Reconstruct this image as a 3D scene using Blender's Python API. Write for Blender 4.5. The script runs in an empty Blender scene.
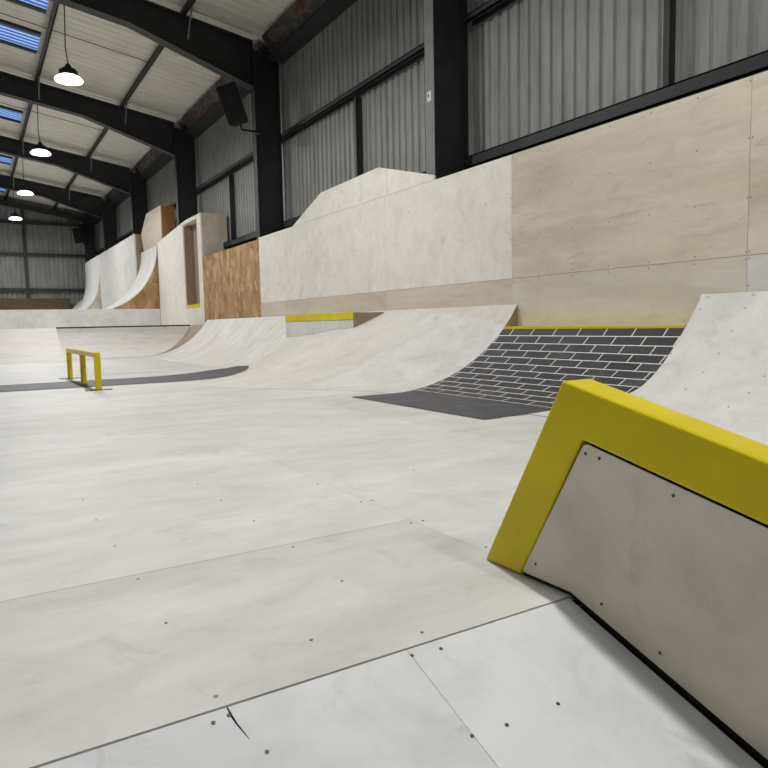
import bpy, bmesh, math, random
from mathutils import Vector, Matrix
random.seed(7)
S = bpy.context.scene
COL = S.collection

# ------------------------------------------------------------------ materials
def new_mat(name):
    m = bpy.data.materials.new(name); m.use_nodes = True
    nt = m.node_tree
    b = nt.nodes['Principled BSDF']
    return m, nt, b

def N(nt, t, **kw):
    n = nt.nodes.new(t)
    for k, v in kw.items():
        if k in n.inputs: n.inputs[k].default_value = v
        else: setattr(n, k, v)
    return n

def lin(c):
    return tuple(((v/255)/12.92 if v/255 <= .04045 else (((v/255)+.055)/1.055)**2.4) for v in c) + (1,)

def position(nt, scale=(1, 1, 1), randomise=True):
    g = N(nt, 'ShaderNodeNewGeometry')
    mp = N(nt, 'ShaderNodeMapping'); mp.inputs['Scale'].default_value = scale
    if randomise:
        oi = N(nt, 'ShaderNodeObjectInfo')
        mul = N(nt, 'ShaderNodeMath', operation='MULTIPLY'); mul.inputs[1].default_value = 37.0
        nt.links.new(oi.outputs['Random'], mul.inputs[0])
        add = N(nt, 'ShaderNodeVectorMath', operation='ADD')
        nt.links.new(g.outputs['Position'], add.inputs[0]); nt.links.new(mul.outputs[0], add.inputs[1])
        nt.links.new(add.outputs[0], mp.inputs['Vector'])
    else:
        nt.links.new(g.outputs['Position'], mp.inputs['Vector'])
    return mp.outputs['Vector']

def ramp(nt, fac, stops):
    r = N(nt, 'ShaderNodeValToRGB')
    e = r.color_ramp.elements
    while len(e) < len(stops): e.new(.5)
    for i, (p, c) in enumerate(stops):
        e[i].position = p; e[i].color = c
    nt.links.new(fac, r.inputs['Fac'])
    return r.outputs['Color']

def mix(nt, fac, a, b, mode='MIX'):
    m = N(nt, 'ShaderNodeMix', data_type='RGBA', blend_type=mode)
    for s, v in ((m.inputs[0], fac), (m.inputs[6], a), (m.inputs[7], b)):
        if isinstance(v, (int, float)): s.default_value = v
        elif isinstance(v, tuple): s.default_value = v
        else: nt.links.new(v, s)
    return m.outputs[2]

def plywood(name, light, dark, axis='X', scuff=.35, rough=.55, blotch=.5, scuffcol=(120, 115, 108)):
    """pale sheet plywood: long soft grain, cloudy blotches, small wheel scuffs"""
    m, nt, b = new_mat(name)
    long = {'X': (.35, 7, 7), 'Y': (7, .35, 7), 'Z': (7, 7, .35), 'M': (1.7, 1.7, 1.7), 'F': (1.0, 3.6, 3.6)}[axis]
    med = {'X': (.25, 1.6, 1.6), 'Y': (1.6, .25, 1.6), 'Z': (1.6, 1.6, .25), 'M': (1.1, 1.1, 1.1), 'F': (.6, 1.3, 1.3)}[axis]
    grain = N(nt, 'ShaderNodeTexNoise', Scale=2.2, Detail=6.0, Roughness=.65, Distortion=.6)
    nt.links.new(position(nt, long), grain.inputs['Vector'])
    cloud = N(nt, 'ShaderNodeTexNoise', Scale=1.4, Detail=5.0, Roughness=.6, Distortion=.8)
    nt.links.new(position(nt, med), cloud.inputs['Vector'])
    L, D = lin(light), lin(dark)
    base = ramp(nt, cloud.outputs['Fac'], [(.34, D), (.62, L)])
    g = ramp(nt, grain.outputs['Fac'], [(.3, (.86, .85, .83, 1)), (.6, (1, 1, 1, 1))])
    c = mix(nt, blotch, base, g, 'MULTIPLY')
    sc = N(nt, 'ShaderNodeTexNoise', Scale=3.0, Detail=8.0, Roughness=.72, Distortion=1.2)
    nt.links.new(position(nt, (long[0]*.5+.9, long[1]*.25+.5, long[2]*.25+.5)), sc.inputs['Vector'])
    f = ramp(nt, sc.outputs['Fac'], [(.58, (0, 0, 0, 1)), (.74, (scuff, scuff, scuff, 1))])
    c = mix(nt, f, c, lin(scuffcol))
    mo = N(nt, 'ShaderNodeTexNoise', Scale=5.5, Detail=9.0, Roughness=.68, Distortion=.9)
    nt.links.new(position(nt, {'X': (.6, 1.3, 1.3), 'F': (.7, 1.2, 1.2), 'Y': (1.3, .6, 1.3), 'Z': (1.3, 1.3, .6), 'M': (1, 1, 1)}[axis]), mo.inputs['Vector'])
    c = mix(nt, .55, c, ramp(nt, mo.outputs['Fac'], [(.32, (.80, .795, .785, 1)), (.5, (.96, .96, .955, 1)), (.66, (1.03, 1.03, 1.03, 1))]), 'MULTIPLY')
    nt.links.new(c, b.inputs['Base Color'])
    b.inputs['Roughness'].default_value = rough
    b.inputs['Specular IOR Level'].default_value = .3
    bp = N(nt, 'ShaderNodeBump', Strength=.06, Distance=.01)
    nt.links.new(grain.outputs['Fac'], bp.inputs['Height']); nt.links.new(bp.outputs['Normal'], b.inputs['Normal'])
    return m

def osb(name):
    m, nt, b = new_mat(name)
    dist = N(nt, 'ShaderNodeTexNoise', Scale=2.5, Detail=3.0)
    v0 = position(nt, (1, 1, 1), False)
    nt.links.new(v0, dist.inputs['Vector'])
    addv = mix(nt, .45, v0, dist.outputs['Color'], 'ADD')
    mp = N(nt, 'ShaderNodeMapping'); mp.inputs['Scale'].default_value = (10, 8, 3.6); mp.inputs['Rotation'].default_value = (.5, 0, 0)
    nt.links.new(addv, mp.inputs['Vector'])
    vo = N(nt, 'ShaderNodeTexVoronoi', Scale=1.0); nt.links.new(mp.outputs[0], vo.inputs['Vector'])
    bw = N(nt, 'ShaderNodeSeparateColor'); nt.links.new(vo.outputs['Color'], bw.inputs[0])
    c = ramp(nt, bw.outputs[0], [(0, lin((132, 102, 66))), (.35, lin((152, 120, 80))), (.7, lin((166, 134, 92))), (1, lin((186, 156, 114)))])
    nt.links.new(c, b.inputs['Base Color']); b.inputs['Roughness'].default_value = .75
    return m

def flat(name, col, rough=.6, metal=0.0, var=.12, scale=4.0, spec=.4):
    m, nt, b = new_mat(name)
    n = N(nt, 'ShaderNodeTexNoise', Scale=scale, Detail=6.0, Roughness=.65)
    nt.links.new(position(nt), n.inputs['Vector'])
    C = lin(col)
    lo = tuple(v*(1-var*1.6) for v in C[:3]) + (1,); hi = tuple(min(1, v*(1+var)) for v in C[:3]) + (1,)
    nt.links.new(ramp(nt, n.outputs['Fac'], [(.3, lo), (.7, hi)]), b.inputs['Base Color'])
    b.inputs['Roughness'].default_value = rough; b.inputs['Metallic'].default_value = metal
    b.inputs['Specular IOR Level'].default_value = spec
    return m

def painted_yellow(name):
    m, nt, b = new_mat(name)
    n = N(nt, 'ShaderNodeTexNoise', Scale=5.0, Detail=5.0)
    nt.links.new(position(nt), n.inputs['Vector'])
    c = ramp(nt, n.outputs['Fac'], [(.3, lin((204, 186, 0))), (.7, lin((220, 203, 2)))])
    s = N(nt, 'ShaderNodeTexNoise', Scale=16.0, Detail=9.0, Roughness=.8)
    nt.links.new(position(nt, (1, .5, 1)), s.inputs['Vector'])
    f = ramp(nt, s.outputs['Fac'], [(.69, (0, 0, 0, 1)), (.76, (.8, .8, .8, 1))])
    nt.links.new(mix(nt, f, c, lin((110, 88, 20))), b.inputs['Base Color'])
    b.inputs['Roughness'].default_value = .3
    b.inputs['Specular IOR Level'].default_value = .28
    return m

def corrugated(name, col, dirt, axis='Z'):
    m, nt, b = new_mat(name)
    n = N(nt, 'ShaderNodeTexNoise', Scale=2.0, Detail=6.0, Roughness=.7)
    nt.links.new(position(nt, {'Z': (4, 4, .5), 'X': (.4, 3, 3)}[axis], False), n.inputs['Vector'])
    nt.links.new(ramp(nt, n.outputs['Fac'], [(.3, lin(dirt)), (.65, lin(col))]), b.inputs['Base Color'])
    b.inputs['Roughness'].default_value = .5; b.inputs['Specular IOR Level'].default_value = .4
    return m

def brick_paint(name):
    m, nt, b = new_mat(name)
    uv = N(nt, 'ShaderNodeUVMap', uv_map='UVMap')
    br = N(nt, 'ShaderNodeTexBrick', Scale=1.0)
    br.offset = .5
    br.inputs['Brick Width'].default_value = .285; br.inputs['Row Height'].default_value = .1
    br.inputs['Mortar Size'].default_value = .005; br.inputs['Mortar Smooth'].default_value = .15
    br.inputs['Color1'].default_value = lin((44, 45, 50)); br.inputs['Color2'].default_value = lin((58, 59, 65))
    br.inputs['Mortar'].default_value = lin((222, 221, 218))
    nt.links.new(uv.outputs['UV'], br.inputs['Vector'])
    sep = N(nt, 'ShaderNodeSeparateXYZ'); nt.links.new(uv.outputs['UV'], sep.inputs[0])
    gt = N(nt, 'ShaderNodeMath', operation='GREATER_THAN'); gt.inputs[1].default_value = 1.203
    nt.links.new(sep.outputs['Y'], gt.inputs[0])
    n = N(nt, 'ShaderNodeTexNoise', Scale=3.5, Detail=7.0, Roughness=.7)
    nt.links.new(position(nt), n.inputs['Vector'])
    dk = ramp(nt, n.outputs['Fac'], [(.3, lin((54, 54, 60))), (.7, lin((74, 74, 80)))])
    c = mix(nt, gt.outputs[0], br.outputs['Color'], dk)
    sc = ramp(nt, n.outputs['Fac'], [(.55, (0, 0, 0, 1)), (.8, (.3, .3, .3, 1))])
    c = mix(nt, sc, c, lin((140, 138, 136)))
    nt.links.new(c, b.inputs['Base Color']); b.inputs['Roughness'].default_value = .55
    return m

def glow(name, col, strength, stripes=False):
    m, nt, b = new_mat(name)
    b.inputs['Base Color'].default_value = lin(col)
    b.inputs['Roughness'].default_value = .4
    b.inputs['Emission Strength'].default_value = strength
    b.inputs['Emission Color'].default_value = lin(col)
    if stripes:
        w = N(nt, 'ShaderNodeTexWave', Scale=1.0, Distortion=.6, Detail=2.0); w.wave_type = 'BANDS'; w.bands_direction = 'Y'
        nt.links.new(position(nt, (1.2, 1.9, 1), False), w.inputs['Vector'])
        c = ramp(nt, w.outputs['Fac'], [(0, lin((34, 62, 128))), (.6, lin((70, 120, 205))), (1, lin((165, 200, 245)))])
        nt.links.new(c, b.inputs['Emission Color']); nt.links.new(c, b.inputs['Base Color'])
    return m

def insulation(name):
    m, nt, b = new_mat(name)
    n = N(nt, 'ShaderNodeTexNoise', Scale=1.5, Detail=2.0, Distortion=.5)
    nt.links.new(position(nt, (1, 1.4, 3), False), n.inputs['Vector'])
    c = ramp(nt, n.outputs['Fac'], [(.40, lin((52, 51, 48))), (.50, lin((84, 82, 77))), (.55, lin((70, 30, 28))), (.66, lin((58, 24, 22)))])
    nt.links.new(c, b.inputs['Base Color']); b.inputs['Roughness'].default_value = .6
    return m

M = {}
M['floor_a'] = plywood('floor plywood', (211, 211, 209), (195, 195, 192), 'F', .3)
M['floor_b'] = plywood('floor plywood warm', (207, 206, 203), (190, 189, 186), 'F', .3)
M['floor_c'] = plywood('floor plywood pale', (214, 214, 212), (200, 200, 197), 'F', .3)
M['bank'] = plywood('bank plywood', (213, 215, 217), (198, 200, 203), 'M', .4)
M['ramp_white'] = plywood('ramp plywood white', (219, 219, 217), (207, 206, 204), 'M', .3)
M['ramp_beige'] = plywood('ramp plywood beige', (214, 211, 206), (205, 200, 192), 'X', .2)
M['ramp_far'] = plywood('ramp plywood far', (222, 221, 218), (206, 203, 198), 'X', .3)
M['wall_white'] = plywood('wall plywood white', (229, 226, 217), (221, 217, 207), 'M', .35)
M['wall_beige'] = plywood('wall plywood beige', (210, 202, 184), (188, 179, 160), 'Y', .5)
M['wall_tan'] = plywood('wall plywood tan', (208, 198, 182), (190, 178, 162), 'Y', .22)
M['wall_mid'] = plywood('wall plywood mid', (210, 204, 191), (196, 188, 173), 'Y', .25)
M['wall_grey'] = plywood('wall plywood pale grey', (208, 205, 200), (196, 192, 186), 'Y', .22)
M['brown_ply'] = plywood('brown plywood raw and shaded', (158, 140, 120), (138, 120, 100), 'Z', .25)  # raw wood; also carries painted shade on ramp and block sides
M['orange_ply'] = plywood('orange plywood edge', (170, 124, 78), (140, 100, 62), 'Z', .25)
M['panel_grey'] = plywood('ledge panel plywood', (226, 219, 206), (211, 203, 190), 'M', .25)
M['dark_timber'] = plywood('dark timber', (104, 84, 66), (80, 64, 50), 'X', .3)
M['osb'] = osb('oriented strand board')
M['yellow'] = painted_yellow('yellow painted steel')
M['brick'] = brick_paint('painted bricks')
M['black_paint'] = flat('dark grey floor paint', (82, 82, 88), .6, 0, .12, 4)
M['steel'] = flat('dark grey painted steel', (46, 47, 49), .55, 0, .18, 3)
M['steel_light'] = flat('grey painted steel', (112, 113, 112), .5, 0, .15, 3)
M['dark'] = flat('black gap', (18, 18, 18), .9, 0, .1, 3)
M['screw'] = flat('screw heads', (74, 70, 66), .5, .3, .1, 30)
M['screw_pale'] = flat('screw heads worn', (120, 114, 106), .5, .2, .1, 30)
M['clad'] = corrugated('wall sheeting', (152, 153, 150), (120, 121, 118))
M['roof'] = corrugated('roof sheeting', (226, 222, 213), (204, 199, 188), 'X')
M['speaker'] = flat('speaker black', (8, 8, 9), .7, 0, .1, 20)
M['grille'] = flat('speaker grille', (11, 11, 12), .8, 0, .2, 90)
M['lamp_glow'] = glow('lit lamp diffuser', (255, 252, 244), 3.2)
M['heat_sink'] = flat('lamp heat sink', (40, 40, 40), .5, .3, .1, 6)
M['cord'] = flat('lamp cord', (52, 50, 48), .7)
M['sky'] = glow('daylit rooflight', (90, 140, 220), .75, True)
M['insul'] = insulation('red printed eaves lining')
M['sticker'] = flat('white sticker', (200, 200, 196), .6)
M['concrete'] = flat('concrete', (120, 118, 114), .8)

# ------------------------------------------------------------------ helpers
class MB:
    def __init__(self): self.v = []; self.f = []; self.mi = []
    def add(self, verts, faces, mi=0):
        o = len(self.v); self.v += [tuple(p) for p in verts]
        for f in faces: self.f.append(tuple(o+i for i in f)); self.mi.append(mi)
        return self
    def box(self, a, b, mi=0):
        x0, y0, z0 = a; x1, y1, z1 = b
        V = [(x0,y0,z0),(x1,y0,z0),(x1,y1,z0),(x0,y1,z0),(x0,y0,z1),(x1,y0,z1),(x1,y1,z1),(x0,y1,z1)]
        return self.add(V, [(3,2,1,0),(4,5,6,7),(0,1,5,4),(1,2,6,5),(2,3,7,6),(3,0,4,7)], mi)
    def prism(self, poly, axis, a, b, mi=0):
        """poly in the two other axes (order x,y,z without axis); extruded a..b"""
        def P(p, t):
            return (t, p[0], p[1]) if axis == 'X' else (p[0], t, p[1]) if axis == 'Y' else (p[0], p[1], t)
        n = len(poly)
        V = [P(p, a) for p in poly] + [P(p, b) for p in poly]
        F = [tuple(range(n)), tuple(range(2*n-1, n-1, -1))] + [(i, n+i, n+(i+1) % n, (i+1) % n) for i in range(n)]
        return self.add(V, F, mi)
    def tube(self, p, q, r, n=10, r2=None, mi=0):
        p, q = Vector(p), Vector(q); d = (q-p).normalized()
        u = d.orthogonal().normalized(); w = d.cross(u); r2 = r if r2 is None else r2
        V = [p+(u*math.cos(2*math.pi*i/n)+w*math.sin(2*math.pi*i/n))*r for i in range(n)] + \
            [q+(u*math.cos(2*math.pi*i/n)+w*math.sin(2*math.pi*i/n))*r2 for i in range(n)]
        F = [tuple(range(n-1, -1, -1)), tuple(range(n, 2*n))] + [(i, (i+1) % n, n+(i+1) % n, n+i) for i in range(n)]
        return self.add(V, F, mi)
    def lathe(self, c, prof, n=24, mi=0):
        V = []; F = []
        for r, z in prof:
            V += [(c[0]+r*math.cos(2*math.pi*i/n), c[1]+r*math.sin(2*math.pi*i/n), c[2]+z) for i in range(n)]
        for k in range(len(prof)-1):
            F += [(k*n+i, k*n+(i+1) % n, (k+1)*n+(i+1) % n, (k+1)*n+i) for i in range(n)]
        F += [tuple(range(n-1, -1, -1)), tuple(range((len(prof)-1)*n, len(prof)*n))]
        return self.add(V, F, mi)
    def build(self, name, mats, parent=None, bevel=0, smooth=False, recalc=True, seg=2):
        me = bpy.data.meshes.new(name); me.from_pydata(self.v, [], self.f)
        for m in (mats if isinstance(mats, (list, tuple)) else [mats]): me.materials.append(m)
        me.polygons.foreach_set('material_index', self.mi)
        if recalc:
            bm = bmesh.new(); bm.from_mesh(me); bmesh.ops.recalc_face_normals(bm, faces=bm.faces); bm.to_mesh(me); bm.free()
        o = bpy.data.objects.new(name, me); COL.objects.link(o)
        if smooth: smooth_by_angle(me)
        if bevel:
            md = o.modifiers.new('bevel', 'BEVEL'); md.width = bevel; md.segments = seg; md.limit_method = 'ANGLE'
            md.harden_normals = False
        if parent: adopt(o, parent)
        return o

def smooth_by_angle(me, ang=35):
    me.polygons.foreach_set('use_smooth', [True]*len(me.polygons))
    me.set_sharp_from_angle(angle=math.radians(ang))

def adopt(o, parent):
    o.parent = parent
    if parent.type == 'EMPTY': o.matrix_parent_inverse = Matrix.Translation(-parent.location)

def tag(o, label, cat, group=None, kind=None):
    o['label'] = label; o['category'] = cat
    if group: o['group'] = group
    if kind: o['kind'] = kind
    return o

def thing(name, label, cat, loc, group=None):
    o = bpy.data.objects.new(name, None); COL.objects.link(o); o.location = loc; o.empty_display_size = .1
    return tag(o, label, cat, group)

def struct(o): o['kind'] = 'structure'; return o

def copy_tree(o, shift, parent=None):
    c = o.copy(); COL.objects.link(c)
    if parent is None: c.location = o.location + Vector(shift)
    else: c.parent = parent
    for ch in list(o.children): copy_tree(ch, shift, c)
    return c

SCREW = None
def screw(p, nrm, parent, r=.006, pale=False):
    """a countersunk screw head lying in the surface at p"""
    n = Vector(nrm).normalized(); mb = MB(); p = Vector(p)
    mb.tube(p-n*.004, p+n*.0012, r, 8, r*.9)
    return mb.build('screw', M['screw_pale' if pale else 'screw'], parent)

# ------------------------------------------------------------------ layout numbers (metres)
XW = 4.70              # face of the plywood wall
XC = 5.38              # corrugated cladding
XCOL0, XCOL1 = 4.78, 5.28
COLY = [.93, 6.63, 12.33, 18.03, 23.73, 29.35]
YG = 34.8              # far gable
XL, YB = -10.5, -6.0
EAVE_X, ROOF_Z0 = 5.6, 6.30-.16*(5.6-3.57)
RIDGE = -2.6
def roof_z(x): return 6.29-.16*(x-3.57) if x >= RIDGE else 6.29-.16*(RIDGE-3.57)-.16*(RIDGE-x)
XB, R = 3.225, 1.75
def arc(x): return 0 if x <= XB else R-math.sqrt(max(1e-9, R*R-(x-XB)**2))
def hip(x):
    xb, r, xt = 2.12, 3.0, 3.234
    if x <= xb: return 0
    if x <= xt: return r-math.sqrt(r*r-(x-xb)**2)
    return .2145+.4*(x-xt)
def sstep(t): t = max(0, min(1, t)); return t*t*(3-2*t)
KN = [(5.19, 3.225, 1.75), (7.4, 2.12, 3.0), (8.0, 2.4, 2.2), (8.8, 2.98, 1.1), (9.6, 3.2, .9), (11.0, 3.225, 1.2), (12.8, 3.225, 1.75)]
def foot_radius(y):
    """foot line and transition radius of the wave ramp along the wall"""
    if y <= KN[0][0]: return KN[0][1:]
    if y >= KN[-1][0]: return KN[-1][1:]
    for a, b in zip(KN[:-1], KN[1:]):
        if y <= b[0]:
            t = (y-a[0])/(b[0]-a[0]); n = KN.index(a)
            pa = KN[max(n-1, 0)]; pb = KN[min(n+2, len(KN)-1)]
            out = []
            for k in (1, 2):   # monotone-ish cubic
                da = 0 if n == 0 else (b[k]-pa[k])/(b[0]-pa[0])*(b[0]-a[0]); db = 0 if n+2 > len(KN)-1 else (pb[k]-a[k])/(pb[0]-a[0])*(b[0]-a[0])
                if (b[k]-a[k])*da < 0 or (n and (a[k]-pa[k])*(b[k]-a[k]) <= 0): da = 0
                if (b[k]-a[k])*db < 0 or (n+2 < len(KN) and (pb[k]-b[k])*(b[k]-a[k]) <= 0): db = 0
                h = 2*t**3-3*t*t+1; out.append(a[k]*h+b[k]*(1-h)+da*(t**3-2*t*t+t)+db*(t**3-t*t))
            return tuple(out)
_cap = {}
def prof_w(x, xb, r):
    """circle from its foot, straight above the slope that brings the lip to .79"""
    w = (round(xb, 4), round(r, 4))
    if w not in _cap:
        lo, hi = .02, min(.99, (XW-xb)/r*.999)
        def top(sn):
            xt = xb+r*sn; zt = r-r*math.sqrt(1-sn*sn); return zt+(XW-xt)*sn/math.sqrt(1-sn*sn)
        if top(hi) < .805: _cap[w] = hi
        else:
            for _ in range(50):
                m = (lo+hi)/2
                if top(m) < .805: lo = m
                else: hi = m
            _cap[w] = lo
    sn = _cap[w]; xt = xb+r*sn
    if x <= xb: return 0
    if x <= xt: return r-math.sqrt(max(1e-9, r*r-(x-xb)**2))
    return r-r*math.sqrt(1-sn*sn)+(x-xt)*sn/math.sqrt(1-sn*sn)
def wave(x, y): return prof_w(x, *foot_radius(y))

# ------------------------------------------------------------------ floor and setting
fm = MB()
fm.box((XL, 1.08, -.30), (XW+.7, 15.7, -.012), 3)
def sheet(x0, x1, y0, y1, mi, gx=.0008, gy=.0012):
    fm.box((x0+gx, y0+gy, -.012), (x1-gx, y1-gy, 0), mi)
rows_l = [1.08, 1.807, 4.247, 6.687, 9.127, 11.567, 14.007, 15.7]
rows_r = [1.08, 3.02, 5.46, 7.9, 10.34, 12.78, 15.22, 15.7]
xs_l = [XL, -8.6, -6.15, -3.7, -2.48, -1.26, -.04, 1.18]
xs_r = [1.18, 2.4, 3.62, 4.84]
for i in range(len(rows_l)-1):
    for j in range(len(xs_l)-1):
        # the cut strip along the bank is one dull row
        mi = 1 if i == 0 else (0, 2, 0, 2, 0)[(i*2+j) % 5]
        sheet(xs_l[j], xs_l[j+1], rows_l[i], rows_l[i+1], mi, .0003, .001 if i == 0 else .0012 if i == 1 else .0005)
for i in range(len(rows_r)-1):
    for j in range(len(xs_r)-1):
        sheet(xs_r[j], xs_r[j+1], rows_r[i], rows_r[i+1], (0, 1, 0, 2)[(i*3+j) % 4], .0006, .0005)
floor = struct(fm.build('floor', [M['floor_a'], M['floor_b'], M['floor_c'], M['dark']]))
for x, y in [(.316,2.731),(.75,2.728),(.746,2.413),(.753,2.09),(.32,2.086),(.316,2.414),(1.151,2.433),(1.158,2.091),(1.2,2.086),
             (1.163,1.773),(1.209,1.772),(.754,1.774),(.323,1.772),(.75,1.463),(.32,1.466),(.55,1.217),(.756,1.119),(.321,1.117),
             (1.209,1.457),(1.963,3.796),(-.08,1.465),(-.08,1.77),(-.08,2.41),(1.6,1.457),(1.6,2.41),(2.0,2.41),(2.0,1.457),(2.38,2.9),(2.42,3.1)]:
    screw((x, y, 0), (0, 0, 1), floor, .0045, True)

# lower ground slab where the photographer stands
lg = MB(); lg.box((XL, YB, -1.35), (XW+.7, 1.2, -1.19)); struct(lg.build('floor_lower', M['concrete']))

# dark painted strip across the floor and up the side of the wave ramp
def crom(pts, n):
    out = []; P = [Vector(p) for p in pts]; P = [P[0]*2-P[1]]+P+[P[-1]*2-P[-2]]
    for i in range(1, len(P)-2):
        for k in range(n):
            t = k/n; a, b_, c, d = P[i-1:i+3]
            out.append(.5*((2*b_)+(c-a)*t+(2*a-5*b_+4*c-d)*t*t+(3*b_-a-3*c+d)*t*t*t))
    out.append(P[-2]); return out
e_lo = crom([(-6, 8.2), (-2, 8.17), (.2, 8.15), (1.6, 8.11), (2.25, 8.15), (2.70, 8.38), (3.08, 8.9), (3.36, 9.34), (3.48, 9.62)], 12)
e_up = crom([(-6, 9.15), (-2, 9.14), (.2, 9.13), (1.5, 9.11), (2.1, 9.16), (2.6, 9.46), (3.12, 9.95), (3.42, 10.08), (3.49, 9.68)], 12)
sm = MB(); nW = 8; nS = len(e_lo)-1; V = []; F = []
for a, c in zip(e_lo, e_up):
    for j in range(nW+1):
        p = a+(c-a)*(j/nW); V.append((p.x, p.y, wave(p.x, p.y)+.006))
for i in range(nS):
    for j in range(nW):
        a = i*(nW+1)+j; F.append((a, a+nW+1, a+nW+2, a+1))
strip = sm.add(V, F).build('painted_strip', M['black_paint'], floor, smooth=True)
strip['label'] = 'dark grey painted strip'

# ------------------------------------------------------------------ building shell
# right wall: corrugated sheeting with vertical ribs
def corr_wall(y0, y1, z0, z1, x, pitch=.165, d=.026):
    mb = MB(); prof = []
    y = y0
    while y < y1:
        for t, dd in ((0, 0), (.45, 0), (.55, 1), (.9, 1)):
            yy = y+pitch*t
            if yy <= y1: prof.append((yy, x+d*dd))
        y += pitch
    prof.append((y1, x))
    V = []; F = []
    for yy, xx in prof: V += [(xx, yy, z0), (xx, yy, z1)]
    for i in range(len(prof)-1): F.append((2*i, 2*i+1, 2*i+3, 2*i+2))
    mb.add(V, F); return mb
struct(corr_wall(YB, YG, -.2, roof_z(XC)+.1, XC).build('wall_right', M['clad'], recalc=False))
# far gable, corrugated, ribs along X
mb = MB(); prof = []; x = XL
while x < XC+.1:
    for t, dd in ((0, 0), (.5, 0), (.6, 1), (.9, 1)): prof.append((x+.2*t, YG+.035*dd))
    x += .2
V = []; F = []
for xx, yy in prof: V += [(xx, yy, 0), (xx, yy, roof_z(xx)+.1)]
for i in range(len(prof)-1): F.append((2*i, 2*i+1, 2*i+3, 2*i+2))
struct(mb.add(V, F).build('wall_back', M['clad'], recalc=False))
mb = MB(); mb.box((XL-.1, YB, -1.35), (XL, YG, roof_z(XL)+.1)); struct(mb.build('wall_left', M['clad']))
mb = MB(); mb.prism([(XL, -1.35), (XC+.1, -1.35), (XC+.1, roof_z(XC)), (RIDGE, roof_z(RIDGE)), (XL, roof_z(XL))], 'Y', YB-.1, YB)
struct(mb.build('wall_front', M['clad']))

# roof sheeting: ribs run down the slope; openings filled by blue rooflights
mb = MB(); prof = []; y = YB
while y < YG+.2:
    for t, dd in ((0, 0), (.62, 0), (.72, 1), (.92, 1)): prof.append((y+.25*t, .016*dd))
    y += .25
xs = [EAVE_X, RIDGE, XL]
V = []; F = []
for yy, dz in prof: V += [(xx, yy, roof_z(xx)+dz) for xx in xs]
for i in range(len(prof)-1):
    for j in range(2): F.append((3*i+j, 3*i+j+1, 3*i+4+j, 3*i+3+j))
struct(mb.add(V, F).build('ceiling', M['roof'], recalc=False))
wn = 0
for k, cy in enumerate(COLY[:-1]+[29.35]):
    for off in (1.27, 3.42):
        y0 = cy+off; wn += 1
        mb = MB(); xa, xb_ = -1.6, 1.57
        mb.add([(xa, y0, roof_z(xa)-.012), (xb_, y0, roof_z(xb_)-.012), (xb_, y0+.88, roof_z(xb_)-.012), (xa, y0+.88, roof_z(xa)-.012)], [(0, 1, 2, 3)])
        w = struct(mb.build('window_%d' % wn, M['sky'], recalc=False))
        fr = MB()
        for yy in (y0-.05, y0+.88): fr.add([], []).box((xa, yy, roof_z(xb_)-.06), (xa+.001, yy+.05, roof_z(xb_)-.05))
        fr = MB()
        for yy in (y0-.12, y0+.88):
            fr.add([(xa, yy, roof_z(xa)-.05), (xb_, yy, roof_z(xb_)-.05), (xb_, yy+.12, roof_z(xb_)-.05), (xa, yy+.12, roof_z(xa)-.05),
                    (xa, yy, roof_z(xa)), (xb_, yy, roof_z(xb_)), (xb_, yy+.12, roof_z(xb_)), (xa, yy+.12, roof_z(xa))],
                   [(3,2,1,0),(4,5,6,7),(0,1,5,4),(1,2,6,5),(2,3,7,6),(3,0,4,7)])
        fr.build('window_frame', M['steel'], w)

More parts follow.
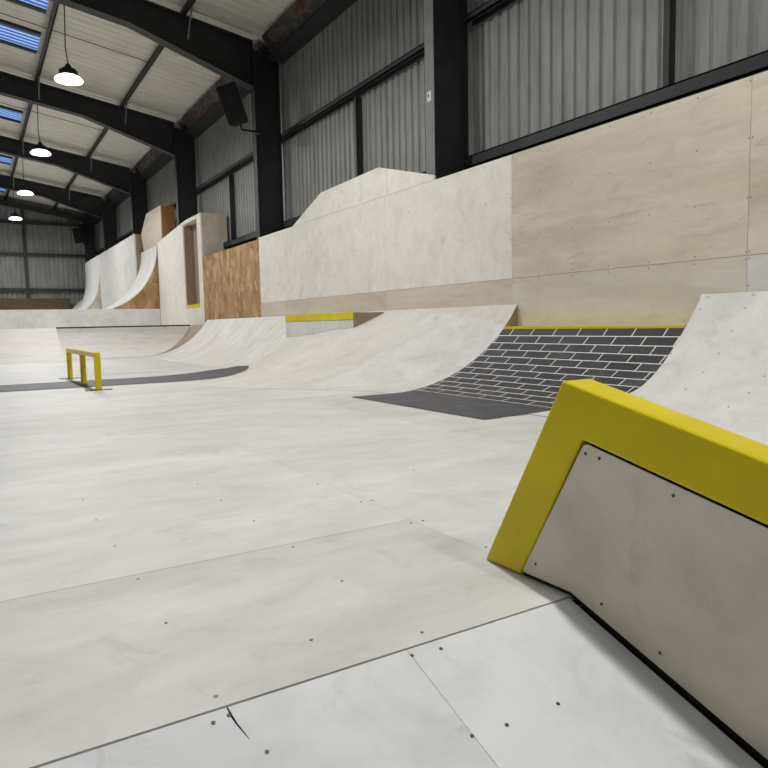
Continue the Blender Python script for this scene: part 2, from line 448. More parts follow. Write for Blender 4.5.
# ---------------------------------------------------------------- steel frame
ORD = ['first', 'second', 'third', 'fourth', 'fifth', 'sixth']
def i_column(y, x0=XCOL0, x1=XCOL1, z0=-.3, z1=None, w=.185, t=.016):
    z1 = z1 or roof_z(x1)-.25
    mb = MB()
    mb.box((x0, y, z0), (x0+t, y+w, z1)); mb.box((x1-t, y, z0), (x1, y+w, z1)); mb.box((x0+t, y+w/2-.006, z0), (x1-t, y+w/2+.006, z1))
    return mb
def rz(x): return roof_z(x)-.2      # rafter top (purlins sit on it)
for k, y in enumerate(COLY):
    if k == 0: continue
    c = thing('steel_column', '', 'column', (XCOL0+.25, y+.115, -.3), 'steel columns along the right wall')
    c['label'] = ['', 'nearest dark steel column, rising behind the plywood wall beside the raised hump in its top edge',
                  'second dark steel column from the viewer, carrying the nearer black speaker',
                  'third dark steel column, rising just behind the tall plywood box with the slot',
                  'fourth dark steel column, behind the angled plywood extension board',
                  'fifth and farthest dark steel column, beside the far curved ramps'][k]
    i_column(y).build('column_section', M['steel'], c)
    # thin sheet on the inner flange; the nearest is coloured paler to look lit
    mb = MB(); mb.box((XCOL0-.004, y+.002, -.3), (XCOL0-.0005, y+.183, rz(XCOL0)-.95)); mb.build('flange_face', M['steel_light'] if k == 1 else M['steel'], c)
    if k == 1:
        mb = MB(); mb.box((XCOL0-.007, y+.06, 3.23), (XCOL0-.0045, y+.14, 3.345)); s = mb.build('sticker', M['sticker'], c); s['label'] = 'small white sticker'
        mb = MB(); mb.box((XCOL0-.0085, y+.1, 3.275), (XCOL0-.0072, y+.12, 3.31)); mb.build('sticker_mark', M['dark'], s)
    # rafter with haunch
    r = thing('steel_rafter', '', 'rafter', (XCOL0, y+.115, rz(XCOL0)), 'steel roof rafters')
    r['label'] = ['', 'nearest steel rafter, above the nearest column',
                  'haunched dark steel rafter meeting the second column at the top of the photo',
                  'haunched dark steel rafter meeting the third column, just beyond the nearest hanging lamp',
                  'haunched dark steel rafter meeting the fourth column, beyond the second hanging lamp',
                  'farthest haunched steel rafter, meeting the fifth column before the end wall'][k]
    for side in (1, -1):
        def XX(x): return x if side == 1 else 2*RIDGE-x
        t = .016; w0, w1 = y+.115-.006, y+.115+.006
        mb = MB()
        top = [(RIDGE, rz(RIDGE)), (XCOL0, rz(XCOL0))]
        bot = [(XCOL0, 5.06), (2.6, rz(2.6)-.47), (RIDGE, rz(RIDGE)-.47)]
        web = [(XX(a), b) for a, b in top+bot]
        mb.prism(web, 'Y', w0, w1)
        def flange(p, q, up):
            (xa, za), (xb2, zb) = p, q; s = t if up else -t
            mb.prism([(XX(xa), za), (XX(xb2), zb), (XX(xb2), zb-s), (XX(xa), za-s)], 'Y', y, y+.23)
        flange(top[0], top[1], True); flange(bot[0], bot[1], False); flange(bot[1], bot[2], False)
        # end plate
        mb.box((min(XX(XCOL0), XX(XCOL0-.02)), y, 5.0), (max(XX(XCOL0), XX(XCOL0-.02)), y+.23, rz(XCOL0)))
        mb.build('rafter_section', M['steel'], r)
    for px in (3.57, 1.68):
        mb = MB(); a = Vector((px, y-.02, rz(px)+.02)); b = Vector((px, y-.02, rz(px)-.46))
        mb.tube(a+Vector((0, -.32, 0)), b+Vector((0, .0, .05)), .017, 6)
        mb.build('fly_brace', M['steel_light'], r)
# left side columns close the hall (not in view but they carry the frame)
# purlins per bay
bays = [(COLY[k], COLY[k+1]) for k in range(1, 5)]+[(COLY[5], YG)]
PNAME = ['bay nearest the viewer', 'bay of the nearest hanging lamp', 'bay of the second hanging lamp', 'bay of the third hanging lamp', 'bay of the farthest hanging lamp']
for k, (ya, yb) in enumerate(bays):
    for px, nm in ((3.57, 'nearer the wall'), (1.68, 'along the rooflight ends')):
        z1 = roof_z(px)-.005; mb = MB()
        mb.box((px-.008, ya+.005, z1-.175), (px+.008, yb-.005, z1)); mb.box((px-.07, ya+.005, z1-.175), (px+.008, yb-.005, z1-.16)); mb.box((px-.008, ya+.005, z1-.014), (px+.07, yb-.005, z1))
        tag(mb.build('steel_purlin', M['steel']), 'roof purlin, %s, %s' % (PNAME[k], nm), 'purlin', 'roof purlins')
    # eaves beam + lining
    e = thing('eaves_beam', 'steel eaves beam with tattered red printed lining in the %s' % PNAME[k], 'beam', (5.1, ya, roof_z(5.1)-.3), 'eaves beams')
    mb = MB(); mb.box((5.02, ya+.24, roof_z(5.1)-.42), (5.25, yb-.01, roof_z(5.1)-.40)); mb.box((5.22, ya+.24, roof_z(5.1)-.42), (5.25, yb-.01, roof_z(5.1)-.10)); mb.build('channel', M['steel'], e)
    mb = MB(); mb.add([(4.93, ya+.3, roof_z(4.9)-.10), (5.1, ya+.3, roof_z(5.1)-.32), (5.1, yb-.05, roof_z(5.1)-.32), (4.93, yb-.05, roof_z(4.9)-.10)], [(0, 1, 2, 3)])
    mb.build('printed_lining', M['insul'], e, recalc=False)
    mb = MB(); mb.box((5.04, ya+.24, roof_z(5.1)-.46), (5.38, yb-.01, roof_z(5.1)-.43)); mb.build('shelf_angle', M['steel'], e)
    # mid-bay tie rod
    ym = (ya+yb)/2
    mb = MB(); mb.tube((-1.5, ym, roof_z(-1.5)-.07), (3.55, ym, roof_z(3.55)-.07), .008, 6)
    tag(mb.build('tie_rod', M['steel']), 'thin dark tie rod under the roof sheets across the %s' % PNAME[k], 'rod', 'roof tie rods')
# girts and posts on the right wall
GB = [(COLY[0], COLY[1]), (COLY[1], COLY[2]), (COLY[2], COLY[3]), (COLY[3], COLY[4]), (COLY[4], COLY[5]), (COLY[5], YG)]
GN = ['bay right of the nearest column', 'bay between the nearest and second columns', 'bay between the second and third columns',
      'bay between the third and fourth columns', 'bay between the fourth and fifth columns', 'last bay by the end wall']
for k, (ya, yb) in enumerate(GB):
    for z, nm in ((4.2, 'upper'), (2.55, 'lower')):
        mb = MB(); y1 = yb-.0008; ya0 = ya
        if nm == 'lower' and k == 2: y1 = 15.85
        if nm == 'lower' and k == 3: ya = 20.3-.1855
        h = .04 if nm == 'upper' else .065
        mb.box((5.22, ya+.1855, z-h), (5.236, y1, z+h)); mb.box((5.22, ya+.1855, z+h-.014), (XC-.002, y1, z+h)); mb.box((5.22, ya+.1855, z-h), (XC-.1, y1, z-h+.014))
        mb.box((XC-.03, ya+.1855, z-h), (XC-.004, y1, z+h-.014))
        tag(mb.build('steel_girt', M['steel'] if nm == 'upper' else M['steel']), '%s horizontal steel girt on the corrugated wall, %s' % (nm, GN[k]), 'girt', 'wall girts')
        ya = ya0
for (y, z0, z1, lab) in ((9.38, 2.63, 4.12, 'thin vertical steel post below the girt between the nearest and second columns'),
                         (3.89, 2.63, 6.0, 'thin vertical steel post on the corrugated wall at upper right'),
                         (15.38, 2.63, 4.12, 'thin vertical steel post below the girt between the second and third columns')):
    mb = MB(); hw = .03 if z1 > 5 else .017; mb.box((5.26, y-hw, z0), (5.275, y+hw, z1)); mb.box((5.276, y-.006, z0), (XC-.003, y+.006, z1)); tag(mb.build('sheeting_post', M['steel']), lab, 'post', 'sheeting posts')
# end wall members
for z, nm in ((5.45, 'top'), (4.05, 'middle'), (2.47, 'bottom')):
    mb = MB(); mb.box((XL+.05, YG-.2, z-.07), (4.76, YG-.18, z+.07)); mb.box((XL+.05, YG-.18, z+.05), (4.76, YG-.005, z+.07))
    tag(mb.build('end_wall_girt', M['steel']), '%s horizontal steel girt across the far end wall' % nm, 'girt', 'end wall girts')
mb = MB(); mb.box((2.18, YG-.3, 1.2), (2.33, YG-.28, 6.1)); mb.box((2.25, YG-.28, 1.2), (2.262, YG-.205, 6.1)); tag(mb.build('end_wall_post', M['steel']), 'vertical steel post on the far end wall', 'post')
mb = MB(); mb.box((XCOL0, YG-.28, -.3), (XCOL0+.35, YG-.26, 6.0)); mb.box((XCOL0+.17, YG-.26, -.3), (XCOL0+.182, YG-.04, 6.0)); mb.box((XCOL0, YG-.04, -.3), (XCOL0+.35, YG-.02, 6.0))
tag(mb.build('corner_column', M['steel']), 'dark corner column at the right end of the far wall', 'column')
mb = MB(); mb.prism([(-2.0, rz(-2.0)-.05), (4.9, rz(4.9)-.05), (4.9, rz(4.9)-.25), (-2.0, rz(-2.0)-.25)], 'Y', YG-.3, YG-.1)
tag(mb.build('end_wall_rafter', M['steel']), 'shallow steel rafter along the top of the far end wall', 'rafter')
mb = MB(); mb.box((XL+.1, YG-.45, 1.2), (3.95, YG-.32, 2.08)); tag(mb.build('timber_barrier', M['dark_timber']), 'dark brown timber barrier along the foot of the far end wall', 'barrier')

# ------------------------------------------------------------------ plywood wall lining
wall = thing('plywood_wall', 'long flat wall of pale plywood sheets behind the ramps', 'wall', (XW+.03, 5, 0))
def wpanel(y0, y1, z0, z1, m, lab=None, g=.0015):
    mb = MB(); mb.box((XW, y0+g, z0+g), (XW+.03, y1-g, z1-g)); o = mb.build('plywood_panel', m, wall)
    if lab: o['label'] = lab
    return o
ZT = 2.285; ZS = 1.062
edges = [-1.5, -.04, 2.79, 5.225, 7.66, 10.1, 12.2]
edges[1] = .35
for a, b in zip(edges[:-1], edges[1:]):
    right = b < 5.3
    p = wpanel(a, b, ZS, ZT, M['wall_beige'] if right else M['wall_white'])
    q = wpanel(a, b, 0.0, ZS, M['wall_grey'] if b < 3 else M['wall_tan'] if not right else M['wall_mid'])
# backing so the joints read as thin dark lines
mb = MB(); mb.box((XW+.031, -1.5, 0), (XW+.045, 12.2, ZT-.01)); mb.build('stud_backing', M['brown_ply'], wall)
for i, y in enumerate([2.80, 3.197, 3.603, 4.008, 4.427, 4.84, 5.21]):
    for z in (1.035, 1.088, 1.46, 1.868, 2.25):
        screw((XW, y, z), (-1, 0, 0), wall, .0065, True)
for y in (2.775, 2.4, 2.0):
    for z in (.85, 1.04, 1.09, 1.46, 1.868): screw((XW, y, z), (-1, 0, 0), wall, .0065, True)
for y, z in ((5.24, 1.45), (5.24, 1.86), (5.63, 1.863), (7.66, 1.05), (7.66, 1.9), (9.9, 1.75), (7.1, 2.0)): screw((XW, y, z), (-1, 0, 0), wall, .008, True)
# raised hump on top of the wall
mb = MB(); mb.prism([(6.55, ZT+.002), (6.55, 2.34), (7.8, 2.68), (9.53, 2.65), (10.62, ZT+.002)], 'X', XW, XW+.03)
o = mb.build('raised_hump', M['wall_white'], wall); o['label'] = 'raised trapezoid hump on the top edge'
mb = MB(); mb.box((XW-.001, 7.59, ZT+.01), (XW-.0002, 7.594, 2.66)); mb.build('joint', M['brown_ply'], wall)

osbp = MB(); osbp.box((XW, 12.205, .0), (XW+.03, 15.85, 2.255))
tag(osbp.build('strand_board_panel', M['osb']), 'brown strand board panel in the wall between pale plywood and the tall slotted box', 'panel')

# ------------------------------------------------------------------ ramps
def solid_height(name, us, vs, P, mats, parent=None, mi=None, zb=.0005):
    """closed solid under a height surface; P(u,v)->(x,y,z)"""
    mb = MB(); nu, nv = len(us), len(vs); V = []; top = []
    for u in us:
        for v in vs: V.append(P(u, v))
    F = []
    for i in range(nu-1):
        for j in range(nv-1):
            a = i*nv+j; F.append((a, a+1, a+nv+1, a+nv))
    n0 = len(V)
    V += [(x, y, min(zb, z-.0004)) for x, y, z in V[:n0]]
    rim = [i*nv for i in range(nu)] + [(nu-1)*nv+j for j in range(1, nv)] + [i*nv+nv-1 for i in range(nu-2, -1, -1)] + [j for j in range(nv-2, 0, -1)]
    mb.add(V, F)
    for k in range(len(rim)):
        a, b = rim[k], rim[(k+1) % len(rim)]
        mb.f.append((a, b, n0+b, n0+a)); mb.mi.append(1 if isinstance(mats, list) and len(mats) > 1 else 0)
    return mb.build(name, mats, parent, smooth=True)
lins = lambda a, b, n: [a+(b-a)*i/n for i in range(n+1)]
XLIP = XW-.004

def yb(x):   # boundary between the brick ramp and the white ramp to its right
    t = sstep((x-3.3)/.65); return 3.40-.32*t+.05*sstep((x-3.95)/.6)
# (1) white quarter pipe right of the bricks
o = solid_height('quarter_pipe', lins(XB-.02, XLIP, 40), lins(0, 1, 24),
     lambda u, v: (u, 1.09+(yb(u)-1.09)*v, arc(u)+.004), [M['ramp_white'], M['brown_ply']])
tag(o, 'white plywood quarter pipe at the right edge, right of the painted bricks', 'ramp', 'quarter pipes along the wall')
for x, y in [(4.69,3.07),(4.616,3.087),(4.616,2.745),(4.482,2.753),(4.319,2.745),(4.15,2.746),(3.965,2.744),(4.304,3.1),(4.135,3.118),(3.978,2.328),(4.146,2.331),(3.804,2.347),(4.69,2.725),(4.62,2.33),(4.48,2.33)]:
    s = (x-XB)/R; screw((min(x, 4.68), y, arc(min(x, 4.68))+.004), (-s, 0, math.sqrt(1-s*s)), o, .0065, True)

# (2) brick-painted quarter pipe with steel coping
q = thing('brick_quarter_pipe', 'low quarter pipe painted as black bricks with white mortar lines', 'ramp', (3.9, 4.3, 0))
XCOP = 4.51
mb = MB(); us = lins(2.80, XCOP, 60); vs = lins(0, 1, 20); V = []; UV = []
Lc = R*math.asin((XCOP-XB)/R)
for u in us:
    for v in vs:
        y0 = yb(u)+.0015 if u > 2.95 else 3.385; y1 = 5.187-.05*max(0, min(1, (u-3.5)/1.0))
        y = y0+(y1-y0)*v
        V.append((u, y, arc(u)+.0035))
        a = R*math.asin((u-XB)/R) if u > XB else u-XB
        UV.append((y-3.13, Lc-a))
F = []; nv = len(vs)
for i in range(len(us)-1):
    for j in range(nv-1):
        a = i*nv+j; F.append((a, a+nv, a+nv+1, a+1))
mb.add(V, F)
bo = mb.build('painted_surface', M['brick'], q, recalc=False)
uvl = bo.data.uv_layers.new(name='UVMap')
for l in bo.data.loops: uvl.data[l.index].uv = UV[l.vertex_index]
smooth_by_angle(bo.data)
mb = MB()
mb.prism([(XB, 0.0005)]+[(x, arc(x)+.0015) for x in lins(XB+.15, XCOP-.003, 24)]+[(XW-.003, arc(XCOP)), (XW-.003, .0005)], 'Y', 3.44, 5.136)
mb.build('ramp_body', M['ramp_beige'], q)
zc = arc(XCOP)
mb = MB(); mb.prism([(XCOP-.008, zc-.012), (XCOP-.008, zc+.018), (XW-.003, zc+.018), (XW-.003, zc+.002), (XCOP+.004, zc+.002), (XCOP+.004, zc-.012)], 'Y', 3.14, 5.137)
o = mb.build('coping', M['yellow'], q, bevel=.004); o['label'] = 'yellow steel coping edge'

# (3) wave of ramps left of the bricks: white curve, beige hip, far white curve
def YC(x): return 6.36+.04*(x-3.2)
def YL(x): return 5.19-.05*max(0, min(1, (x-3.5)/1.0))
def YD(x): return 10.6-1.2*(x-3)
def wave_ramp(name, ya, ybf, n, mats):
    def P(u, v):
        y = 0
        x = XB+(XLIP-XB)*u
        for _ in range(4):           # the foot moves with y, so settle x for this row
            y = ya(x)+(ybf(x)-ya(x))*v
            xf = foot_radius(y)[0]; x = xf+(XLIP-xf)*u
        return (x, y, wave(x, y)+.0015)
    return solid_height(name, lins(0, 1, 60), lins(0, 1, n), P, mats)
cr = wave_ramp('curved_ramp', YL, YC, 24, [M['ramp_white'], M['brown_ply'], M['ramp_beige']])  # brown rim colours in the shade on the ramp's upright side
for p in cr.data.polygons:
    if p.center.x > 4.56 and p.material_index == 0 and p.normal.z > .3: p.material_index = 2
tag(cr,
    'white curved ramp just left of the painted bricks', 'ramp')
hipo = tag(wave_ramp('hip_ramp', lambda x: YC(x)+.002, YD, 60, [M['ramp_beige']]),
    'beige sloping hip ramp in front of the yellow-edged block', 'ramp')
tag(wave_ramp('curved_ramp', lambda x: YD(x)+.002, lambda x: 15.65, 50, [M['ramp_far']]),
    'long white curved ramp below the brown strand board panel', 'ramp')
# yellow-edged block on top of the hip
b = thing('grind_block', 'low white block with yellow front edge, set in the beige hip ramp', 'ledge', (4.42, 8.7, .5))
mb = MB(); ysec = lins(7.60, 9.77, 12); V = []; F = []
def xapex(y):
    lo, hi = 4.16, XW-.006
    for _ in range(40):
        m = (lo+hi)/2
        if wave(m, y)+.006 < .781: lo = m
        else: hi = m
    return lo
for y in ysec: V += [(4.158, y, wave(4.158, y)+.006), (4.158, y, .782), (xapex(y), y, .782)]
for i in range(len(ysec)-1):
    for k in range(3): F.append((3*i+k, 3*i+(k+1) % 3, 3*i+3+(k+1) % 3, 3*i+3+k))
F += [(0, 1, 2), (3*len(ysec)-1, 3*len(ysec)-2, 3*len(ysec)-3)]
mb.add(V, F).build('block_body', M['ramp_white'], b)
mb = MB(); mb.prism([(4.160, wave(4.16, 7.6)+.006), (4.160, .783), (xapex(7.6), .783)], 'Y', 7.592, 7.5995); mb.build('end_panel', M['brown_ply'], b)  # shaded end of the white block, shade put into the brown colour
mb = MB(); mb.prism([(4.15, .695), (4.15, .79), (4.25, .79), (4.25, .783), (4.157, .783), (4.157, .695)], 'Y', 7.588, 9.775)
o = mb.build('edge_angle', M['yellow'], b, bevel=.003); o['label'] = 'yellow steel edge'

# (4) far quarter pipe across the hall, its corner piece and decks
RQ = 1.38; Y0 = 15.66
def qz(y): return RQ-math.sqrt(max(1e-9, RQ*RQ-(y-Y0)**2)) if y > Y0 else 0
YQ = Y0+1.19
def xm(y): return 3.29+1.12*(y-Y0)       # mitred right end
f = thing('far_quarter_pipe', 'white quarter pipe facing the viewer across the far end of the floor', 'ramp', (3, 16.3, 0))
o = solid_height('ramp_surface', lins(1.62, 4.62, 30), lins(0, 1, 20),
    lambda u, v: (1.62+(xm(Y0+(YQ-Y0)*v)-1.62)*((u-1.62)/3.0), Y0+(YQ-Y0)*v, qz(Y0+(YQ-Y0)*v)+.003), [M['ramp_far'], M['brown_ply']], f)
zq = qz(YQ)
mb = MB(); mb.tube((1.62, YQ, zq+.004), (xm(YQ), YQ, zq+.004), .018, 10); o = mb.build('coping', M['steel'], f); o['label'] = 'dark steel coping pipe'
tag(solid_height('far_bank', lins(XL+.05, 1.615, 10), lins(0, 1, 16), lambda u, v: (u, Y0-.35+(YQ-Y0+.35)*v, zq*(.35*v*v+.65*v)+.003), [M['ramp_beige']]),
    'beige straight bank at far left, left of the far quarter pipe', 'ramp')
# brown corner filler
mb = MB(); n = 16; V = []; F = []
for i in range(n+1):
    y = Y0+(YQ-Y0)*i/n; z = qz(y)
    xa = XB+math.sqrt(max(0, R*R-(R-min(z, .77))**2))
    V += [(min(xa, XW-.005), Y0-.008, z+.004), (xm(y), y, z+.002)]
for i in range(n): F.append((2*i, 2*i+1, 2*i+3, 2*i+2))
tag(mb.add(V, F).build('corner_filler', M['brown_ply'], smooth=True, recalc=False), 'narrow brown curved corner piece between the far quarter pipe and the wall ramp', 'ramp piece')
mb = MB(); mb.box((XL+.05, YQ+.02, .0), (XW-.005, 20.2, zq-.004)); tag(mb.build('lower_deck', M['ramp_white']), 'flat plywood deck behind the far quarter pipe', 'deck')
mb = MB(); mb.box((XL+.05, 20.201, .0), (XW-.005, YG-.05, 1.19)); tag(mb.build('upper_deck', M['ramp_white']), 'raised white plywood deck with a long plain front face at the far end', 'deck')

# (5) tall slotted box
t = thing('slotted_box', 'tall pale plywood box with a narrow vertical slot beside the strand board', 'box', (5.0, 17.9, .7))
prof = [(15.86, 0.0), (15.86, 3.285), (17.1, 3.285), (17.7, 3.25), (19.3, 3.13), (20.19, 3.06), (20.19, 0.0)]
ys0, ys1, zs0, zs1 = 16.18, 17.42, 1.10, 3.20
mb = MB()
def fr(poly): mb.prism(poly, 'X', XW, XW+.03)
fr([(15.86, 0.0), (15.86, 3.285), (ys0, 3.285), (ys0, 0.0)])
fr([(ys0, 0.0), (ys0, zs0), (ys1, zs0), (ys1, 0.0)])
fr([(ys0, zs1), (ys0, 3.285), (17.1, 3.285), (ys1, 3.27), (ys1, zs1)])
fr([(ys1, 0.0), (ys1, 3.27), (17.7, 3.25), (19.3, 3.13), (20.19, 3.06), (20.19, 0.0)])
mb.build('front_face', M['wall_white'], t)
mb = MB(); mb.box((XW+.031, 15.86, .0), (5.33, 15.89, 3.283)); mb.build('end_face', M['wall_tan'], t)
mb = MB()
mb.prism([(15.89, 3.283), (17.1, 3.283), (17.7, 3.248), (19.3, 3.128), (20.19, 3.058), (20.19, 3.03), (15.89, 3.25)], 'X', XW+.031, XCOL0-.006)
mb.prism([(15.89, 3.283), (17.1, 3.283), (17.7, 3.248), (18.02, 3.224), (18.02, 3.2), (15.89, 3.25)], 'X', XCOL0-.006, 5.33)
mb.prism([(18.27, 3.205), (19.3, 3.128), (20.19, 3.058), (20.19, 3.03), (18.27, 3.18)], 'X', XCOL0-.006, 5.33); mb.build('top_face', M['wall_white'], t)
mb = MB(); mb.box((XW+.24, ys0-.1, zs0-.05), (XW+.26, ys1+.1, zs1+.03)); mb.box((XW+.031, ys0-.02, zs0), (XW+.24, ys0, zs1)); mb.box((XW+.031, ys1, zs0), (XW+.24, ys1+.02, zs1)); o = mb.build('slot_lining', M['brown_ply'], t); o['label'] = 'brown inside of the slot'
mb = MB(); mb.box((XW+.012, ys0+.003, zs0-.0), (XW+.235, ys1-.003, zs0+.10)); o = mb.build('slot_sill', M['yellow'], t, bevel=.004); o['label'] = 'yellow sill at the foot of the slot'
# angled extension box above
e = thing('extension_board', 'angled pale plywood box standing above the wall end beside the fourth column', 'box', (5.0, 21, 3.1))
mb = MB(); mb.prism([(19.62, 3.11), (19.62, 4.04), (21.4, 4.06), (22.25, 3.55), (21.95, 3.0), (20.2, 3.0), (20.195, 3.066)], 'X', XW+.002, XW+.03); mb.build('face_board', M['wall_tan'], e)
mb = MB(); mb.box((XW+.031, 19.62, 3.11), (5.1, 19.65, 4.03)); mb.build('end_board', M['orange_ply'], e)
mb = MB(); mb.box((XW+.05, 19.67, 3.11), (5.1, 19.72, 3.95)); mb.box((5.05, 19.72, 3.11), (5.1, 21.3, 3.95)); mb.build('timber_frame', M['dark_timber'], e)

# (6) far wall ramps on the upper deck
def smooth_curve(pts, n=6):
    out = []
    P = [Vector(p) for p in pts]; P = [P[0]*2-P[1]]+P+[P[-1]*2-P[-2]]
    for i in range(1, len(P)-2):
        for k in range(n):
            t = k/n; a, b_, c, d = P[i-1:i+3]
            out.append(tuple(.5*((2*b_)+(c-a)*t+(2*a-5*b_+4*c-d)*t*t+(3*b_-a-3*c+d)*t*t*t)))
    out.append(tuple(P[-2])); return out
def wallride(label, pts, y0, y1, sidemat, xback=XW):
    r_ = thing('wall_ride', label, 'ramp', ((pts[0][0]+xback)/2, y0, 1.19), 'curved wall ramps on the far deck')
    cv = smooth_curve(pts)
    off = [(x+.02, max(1.191, z-.012)) for x, z in cv]
    mb = MB(); n = len(cv); V = []; F = []
    for x, z in cv: V += [(x, y0, z), (x, y1, z)]
    for i in range(n-1): F.append((2*i, 2*i+1, 2*i+3, 2*i+2))
    # thickness: second skin
    o_ = len(V)
    for x, z in off: V += [(x+.012, y0, z), (x+.012, y1, z)]
    for i in range(n-1): F.append((o_+2*i, o_+2*i+2, o_+2*i+3, o_+2*i+1))
    for i in range(n-1): F.append((2*i, 2*i+2, o_+2*i+2, o_+2*i)); F.append((2*i+1, o_+2*i+1, o_+2*i+3, 2*i+3))
    mb.add(V, F).build('riding_surface', M['ramp_white'], r_, smooth=True, recalc=True)
    mb = MB(); side = [(x+.03, z-.014) for x, z in cv if z > 1.21]+[(xback, cv[-1][1]-.014), (xback, 1.192)]
    side = [(max(side[0][0], cv[0][0]+.1), 1.192)]+side
    mb.prism(side, 'Y', y0+.01, y0+.03); mb.build('side_panel', sidemat, r_)
    return r_
wallride('tall white curved wall ramp with strand board side, nearest on the far deck', [(3.35, 1.20), (3.76, 1.39), (4.18, 1.73), (4.48, 2.18), (4.63, 2.60), (4.68, 2.99)], 20.22, 22.28, M['osb'])
wb = thing('tall_wall_board', 'tall white plywood wall behind the nearest far wall ramp', 'wall', (4.6, 25.8, 1.19))
mb = MB(); mb.box((4.50, 22.30, 1.192), (4.54, 29.18, 3.57)); mb.build('board_face', M['ramp_white'], wb)
mb = MB(); mb.box((4.541, 22.30, 1.192), (4.76, 22.33, 3.565)); mb.build('board_end', M['brown_ply'], wb)
wallride('farther white curved wall ramp at the left end of the tall plywood wall', [(3.72, 1.20), (3.96, 1.48), (4.23, 1.80), (4.42, 2.3), (4.49, 2.8), (4.50, 3.58)], 29.2, 33.0, M['wall_tan'], 4.55)
wallride('smallest low curved ramp in the corner by the end wall', [(3.6, 1.2), (3.94, 1.55), (4.2, 1.78), (4.33, 1.95)], 33.03, 34.25, M['ramp_white'], 4.4)

# ------------------------------------------------------------------ flat rail
rl = thing('grind_rail', 'low yellow square-section grind rail on three posts standing across the dark strip', 'rail', (1.09, 8.63, 0))
RXZ = [(1.10, 7.62), (1.09, 8.64), (1.065, 9.72)]
for x, y in RXZ:
    mb = MB(); mb.box((x-.03, y-.03, .008), (x+.03, y+.03, .345)); p = mb.build('post', M['yellow'], rl, bevel=.004)
    mb = MB(); mb.box((x-.13, y-.045, .0), (x+.13, y+.045, .008)); pl = mb.build('base_plate', M['steel_light'], p)
mb = MB()
mb.add([(1.10-.03, 7.59, .345), (1.10+.03, 7.59, .345), (1.065+.03, 9.75, .345), (1.065-.03, 9.75, .345), (1.10-.03, 7.59, .398), (1.10+.03, 7.59, .398), (1.065+.03, 9.75, .398), (1.065-.03, 9.75, .398)],
       [(3,2,1,0),(4,5,6,7),(0,1,5,4),(1,2,6,5),(2,3,7,6),(3,0,4,7)])
mb.build('rail_bar', M['yellow'], rl, bevel=.005)

# ------------------------------------------------------------------ bank and hubba ledge in front
SL = .32
def bz(y): return -SL*(1.08-y)
bk = thing('launch_bank', 'pale plywood bank sloping down from the floor in the foreground', 'ramp', (.5, 0, -.6))
for a, c in ((XL+.05, -2.9), (-2.9, -1.75), (-1.75, .69), (.69, 1.139), (1.236, 4.7)):
    mb = MB(); y1, y0 = 1.076, -2.45
    right = [(c-.0005, y1), (c-.0005, y0)]; left = [(a+.0005, y0), (a+.0005, y1)]
    if c == 1.139: right = [(1.139, y1), (1.1365, 1.0), (1.1325, .6), (1.126, y0)]
    poly = right+left
    mb.prism(poly, 'Z', 0, 1)
    mb.v = [(x, y, bz(y)-(.016 if z < .5 else 0)) for x, y, z in mb.v]
    mb.build('plywood_panel', M['bank'], bk)
mb = MB(); mb.prism([(.3265, 1.075), (.3285, 1.073), (.332, 1.04), (.340, 1.005), (.331, 1.035), (.327, 1.055)], 'Z', 0, .001)
mb.v = [(x, y, bz(y)+z+.0003) for x, y, z in mb.v]; mb.build('crack', M['dark'], bk)
mb = MB(); mb.prism([(1.10, 1.06), (1.25, 1.06), (1.25, -2.42), (1.10, -2.42)], 'Z', 0, 1)
mb.v = [(x, y, bz(y)-(.0178 if z < .5 else .0165)) for x, y, z in mb.v]; mb.build('gap_shade', M['dark'], bk)  # black strip added in the slot, paints the shade of the gap
mb = MB(); mb.prism([(1.07, bz(1.07)-.018), (-2.40, bz(-2.40)-.018), (-2.40, -1.189), (1.07, -1.189)], 'X', XL+.06, 4.69); mb.build('bank_body', M['dark_timber'], bk)
for x, y in [(.692,1.06),(.757,1.054),(.297,1.055),(.325,1.06),(.357,.973),(.687,.869),(.76,.863),(.884,.862),(-.1,1.05)]:
    screw((x, y, bz(y)), (0, -SL, 1), bk, .0042)

lg = thing('hubba_ledge', 'sloping ledge with a thick yellow steel edge and pale plywood side in the right foreground', 'ledge', (1.185, .6, 0))
XA, XZ = 1.14, 1.232
def lt(y): return .498-.2328*(1.0955-y)
YE = -.9
mb = MB()
mb.prism([(1.380, .001), (1.243, .001), (1.043, .372), (YE, .372-.222*(1.043-YE)), (YE, lt(YE)), (1.102, .502)], 'X', XA, XZ)
o = mb.build('edge_angle', M['yellow'], lg, bevel=.007, seg=3); o['label'] = 'glossy yellow painted steel edge'
def rounded(poly, r, idx):
    out = []
    for i, p in enumerate(poly):
        if i not in idx: out.append(p); continue
        p = Vector(p); a = (Vector(poly[i-1])-p).normalized(); c = (Vector(poly[(i+1) % len(poly)])-p).normalized()
        for k in range(6):
            t = k/5; q0 = p+a*r*(1-t); q1 = p+c*r*t
            out.append(tuple(p+a*r*(1-t)**2+c*r*t**2))
    return out
pan = rounded([(1.236, .012), (1.037, .366), (YE+.01, .366-.222*(1.037-YE-.01)), (YE+.01, bz(YE)+.012), (1.075, .0125)], .014, (0, 1))
mb = MB(); mb.prism(pan, 'X', XA+.002, XA+.0055); mb.prism(pan, 'X', XZ-.0055, XZ-.002)
o = mb.build('side_panel', M['panel_grey'], lg); o['label'] = 'pale grey plywood side panel'
for y, z in [(1.033,.343),(.994,.339),(.812,.295),(1.189,.045),(.985,.016),(.836,-.033),(.6,.25),(.6,-.1)]:
    screw((XA+.002, y, z), (-1, 0, 0), lg, .0042)
mb = MB(); mb.prism([(1.235, .002), (1.04, .36), (YE+.02, .36-.222*(1.04-YE-.02)), (YE+.02, bz(YE)-.012), (1.078, .002)], 'X', XA+.006, XZ-.006)
mb.build('core', M['dark'], lg)

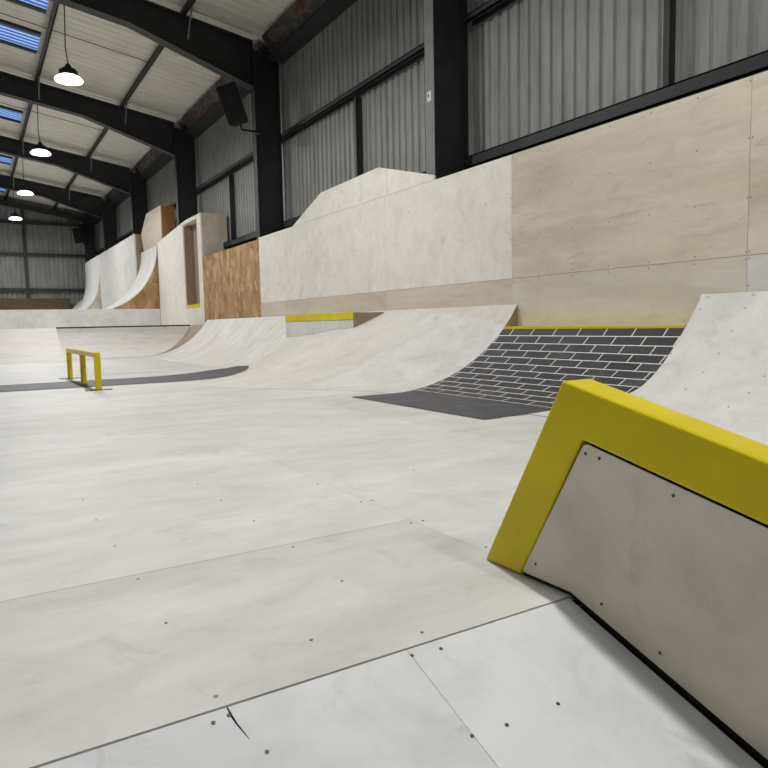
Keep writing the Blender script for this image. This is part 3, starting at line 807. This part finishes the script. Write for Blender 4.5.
# ------------------------------------------------------------------ speakers
def speaker(label, c, size, yaw, tilt, anchor):
    """cabinet with grille, bracket and arm to the column"""
    s_ = thing('loudspeaker', label, 'speaker', c, 'wall speakers')
    w, d, h = size
    Rm = Matrix.Rotation(yaw, 4, 'Z') @ Matrix.Rotation(tilt[0], 4, 'X') @ Matrix.Rotation(tilt[1], 4, 'Y')
    def put(mb, name, mat, bevel=0):
        mb.v = [tuple(Vector(c)+(Rm @ Vector(p))) for p in mb.v]; return mb.build(name, mat, s_, bevel=bevel)
    mb = MB(); mb.prism([(-w/2, -d/2), (w/2, -d/2), (w*.36, d/2), (-w*.36, d/2)], 'Z', -h/2, h/2); put(mb, 'cabinet', M['speaker'], .012)
    mb = MB(); mb.box((-w/2+.02, -d/2-.008, -h/2+.02), (w/2-.02, -d/2-.001, h/2-.02)); g = put(mb, 'grille', M['grille'])
    mb = MB(); mb.lathe((0, 0, 0), [(.09, 0), (.085, .006)], 20); mb.v = [(x, -d/2-.0085-z, y+.08) for x, y, z in mb.v]; put(mb, 'horn', M['speaker'])
    a = Vector(c)+(Rm @ Vector((0, 0.05, -h/2))); b_ = a+Vector((.02, 0, -.10))
    mb = MB(); mb.tube(a, b_, .018, 8); mb.tube(b_, Vector((anchor[0], b_.y, b_.z)), .018, 8); mb.tube(Vector((anchor[0], b_.y, b_.z)), anchor, .018, 8); mb.build('bracket_arm', M['speaker'], s_)
    return s_
speaker('black speaker on an arm bracket of the second column, upper left', (4.25, 12.02, 4.58), (.36, .34, .66), math.radians(-28), (math.radians(10), math.radians(-17)), (4.775, 12.34, 4.20))
speaker('small distant black speaker near the right corner of the end wall', (4.55, 34.1, 4.95), (.56, .36, .68), math.radians(-25), (math.radians(8), math.radians(-8)), (4.79, 34.53, 4.55))

# ------------------------------------------------------------------ pendant lamps
LX, LZ = 1.73, 4.96
def lamp(x, y, label):
    l = thing('pendant_lamp', label, 'lamp', (x, y, LZ), 'hanging high bay lamps')
    mb = MB(); top = roof_z(x)-.2
    pts = [(x+.0, y, top), (x-.01, y, LZ+.95), (x-.025, y, LZ+.6), (x, y, LZ+.3)]
    for a, b_ in zip(pts[:-1], pts[1:]): mb.tube(a, b_, .010, 6)
    mb.build('cord', M['cord'], l)
    mb = MB(); mb.lathe((x, y, LZ), [(.16, .10), (.16, .14), (.11, .15), (.11, .22), (.06, .23), (.05, .28), (.02, .31)], 20)
    for k in range(8):
        a = k*math.pi/4; mb.box((x+.13*math.cos(a)-.018, y+.13*math.sin(a)-.018, LZ+.10), (x+.13*math.cos(a)+.018, y+.13*math.sin(a)+.018, LZ+.2))
    mb.build('heat_sink', M['heat_sink'], l)
    mb = MB(); mb.lathe((x, y, LZ), [(.16, .0), (.225, .01), (.235, .035), (.20, .075), (.15, .10)], 28); mb.build('diffuser', M['lamp_glow'], l, smooth=True)
    return l
LY = [1.9, 7.6, 13.3, 19.0, 24.7, 30.4]
LL = ['hanging lamp above the foreground', 'hanging lamp above the floor before the rail', 'nearest visible hanging lamp with a bright white dome, upper left',
      'second visible hanging lamp, beyond the third rafter', 'third visible hanging lamp, seen below the fourth rafter', 'smallest and farthest hanging lamp, in front of the end wall']
def light(x, y, power, z=LZ-.012):
    d = bpy.data.lights.new('high_bay_light', 'AREA'); d.shape = 'DISK'; d.size = .2; d.energy = power; d.color = (1, .985, .955)
    o = bpy.data.objects.new('high_bay_light', d); o.location = (x, y, z); COL.objects.link(o)
PW = 148
for k, y in enumerate(LY):
    if k >= 2: lamp(LX, y, LL[k])
    light(LX, y, PW)
    light(-3.6, y, PW*.2)
    light(-8.2, y, PW*.2)
light(LX, -3.8, PW); light(-3.6, -3.8, PW*.22)

# ------------------------------------------------------------------ world, camera, colour
w = bpy.data.worlds.new('World'); S.world = w; w.use_nodes = True
bg = w.node_tree.nodes['Background']; bg.inputs[0].default_value = (.75, .85, 1, 1); bg.inputs[1].default_value = .3
cam = bpy.data.cameras.new('Camera'); co = bpy.data.objects.new('Camera', cam); COL.objects.link(co)
yaw, pit, rol = .54404214, -.08978962, -.02102623
fw = Vector((math.sin(yaw)*math.cos(pit), math.cos(yaw)*math.cos(pit), math.sin(pit)))
rt = fw.cross(Vector((0, 0, 1))).normalized(); up = rt.cross(fw)
r2 = rt*math.cos(rol)+up*math.sin(rol); u2 = -rt*math.sin(rol)+up*math.cos(rol)
mw = Matrix((r2, u2, -fw)).transposed().to_4x4(); mw.translation = Vector((0, 0, .64))
co.matrix_world = mw
cam.sensor_width = 36; cam.sensor_fit = 'HORIZONTAL'; cam.lens = 36*676.16/768; cam.clip_start = .02; cam.clip_end = 200
S.camera = co
S.view_settings.view_transform = 'Standard'; S.view_settings.look = 'None'; S.view_settings.exposure = 0.0
S.cycles.max_bounces = 8; S.cycles.diffuse_bounces = 5
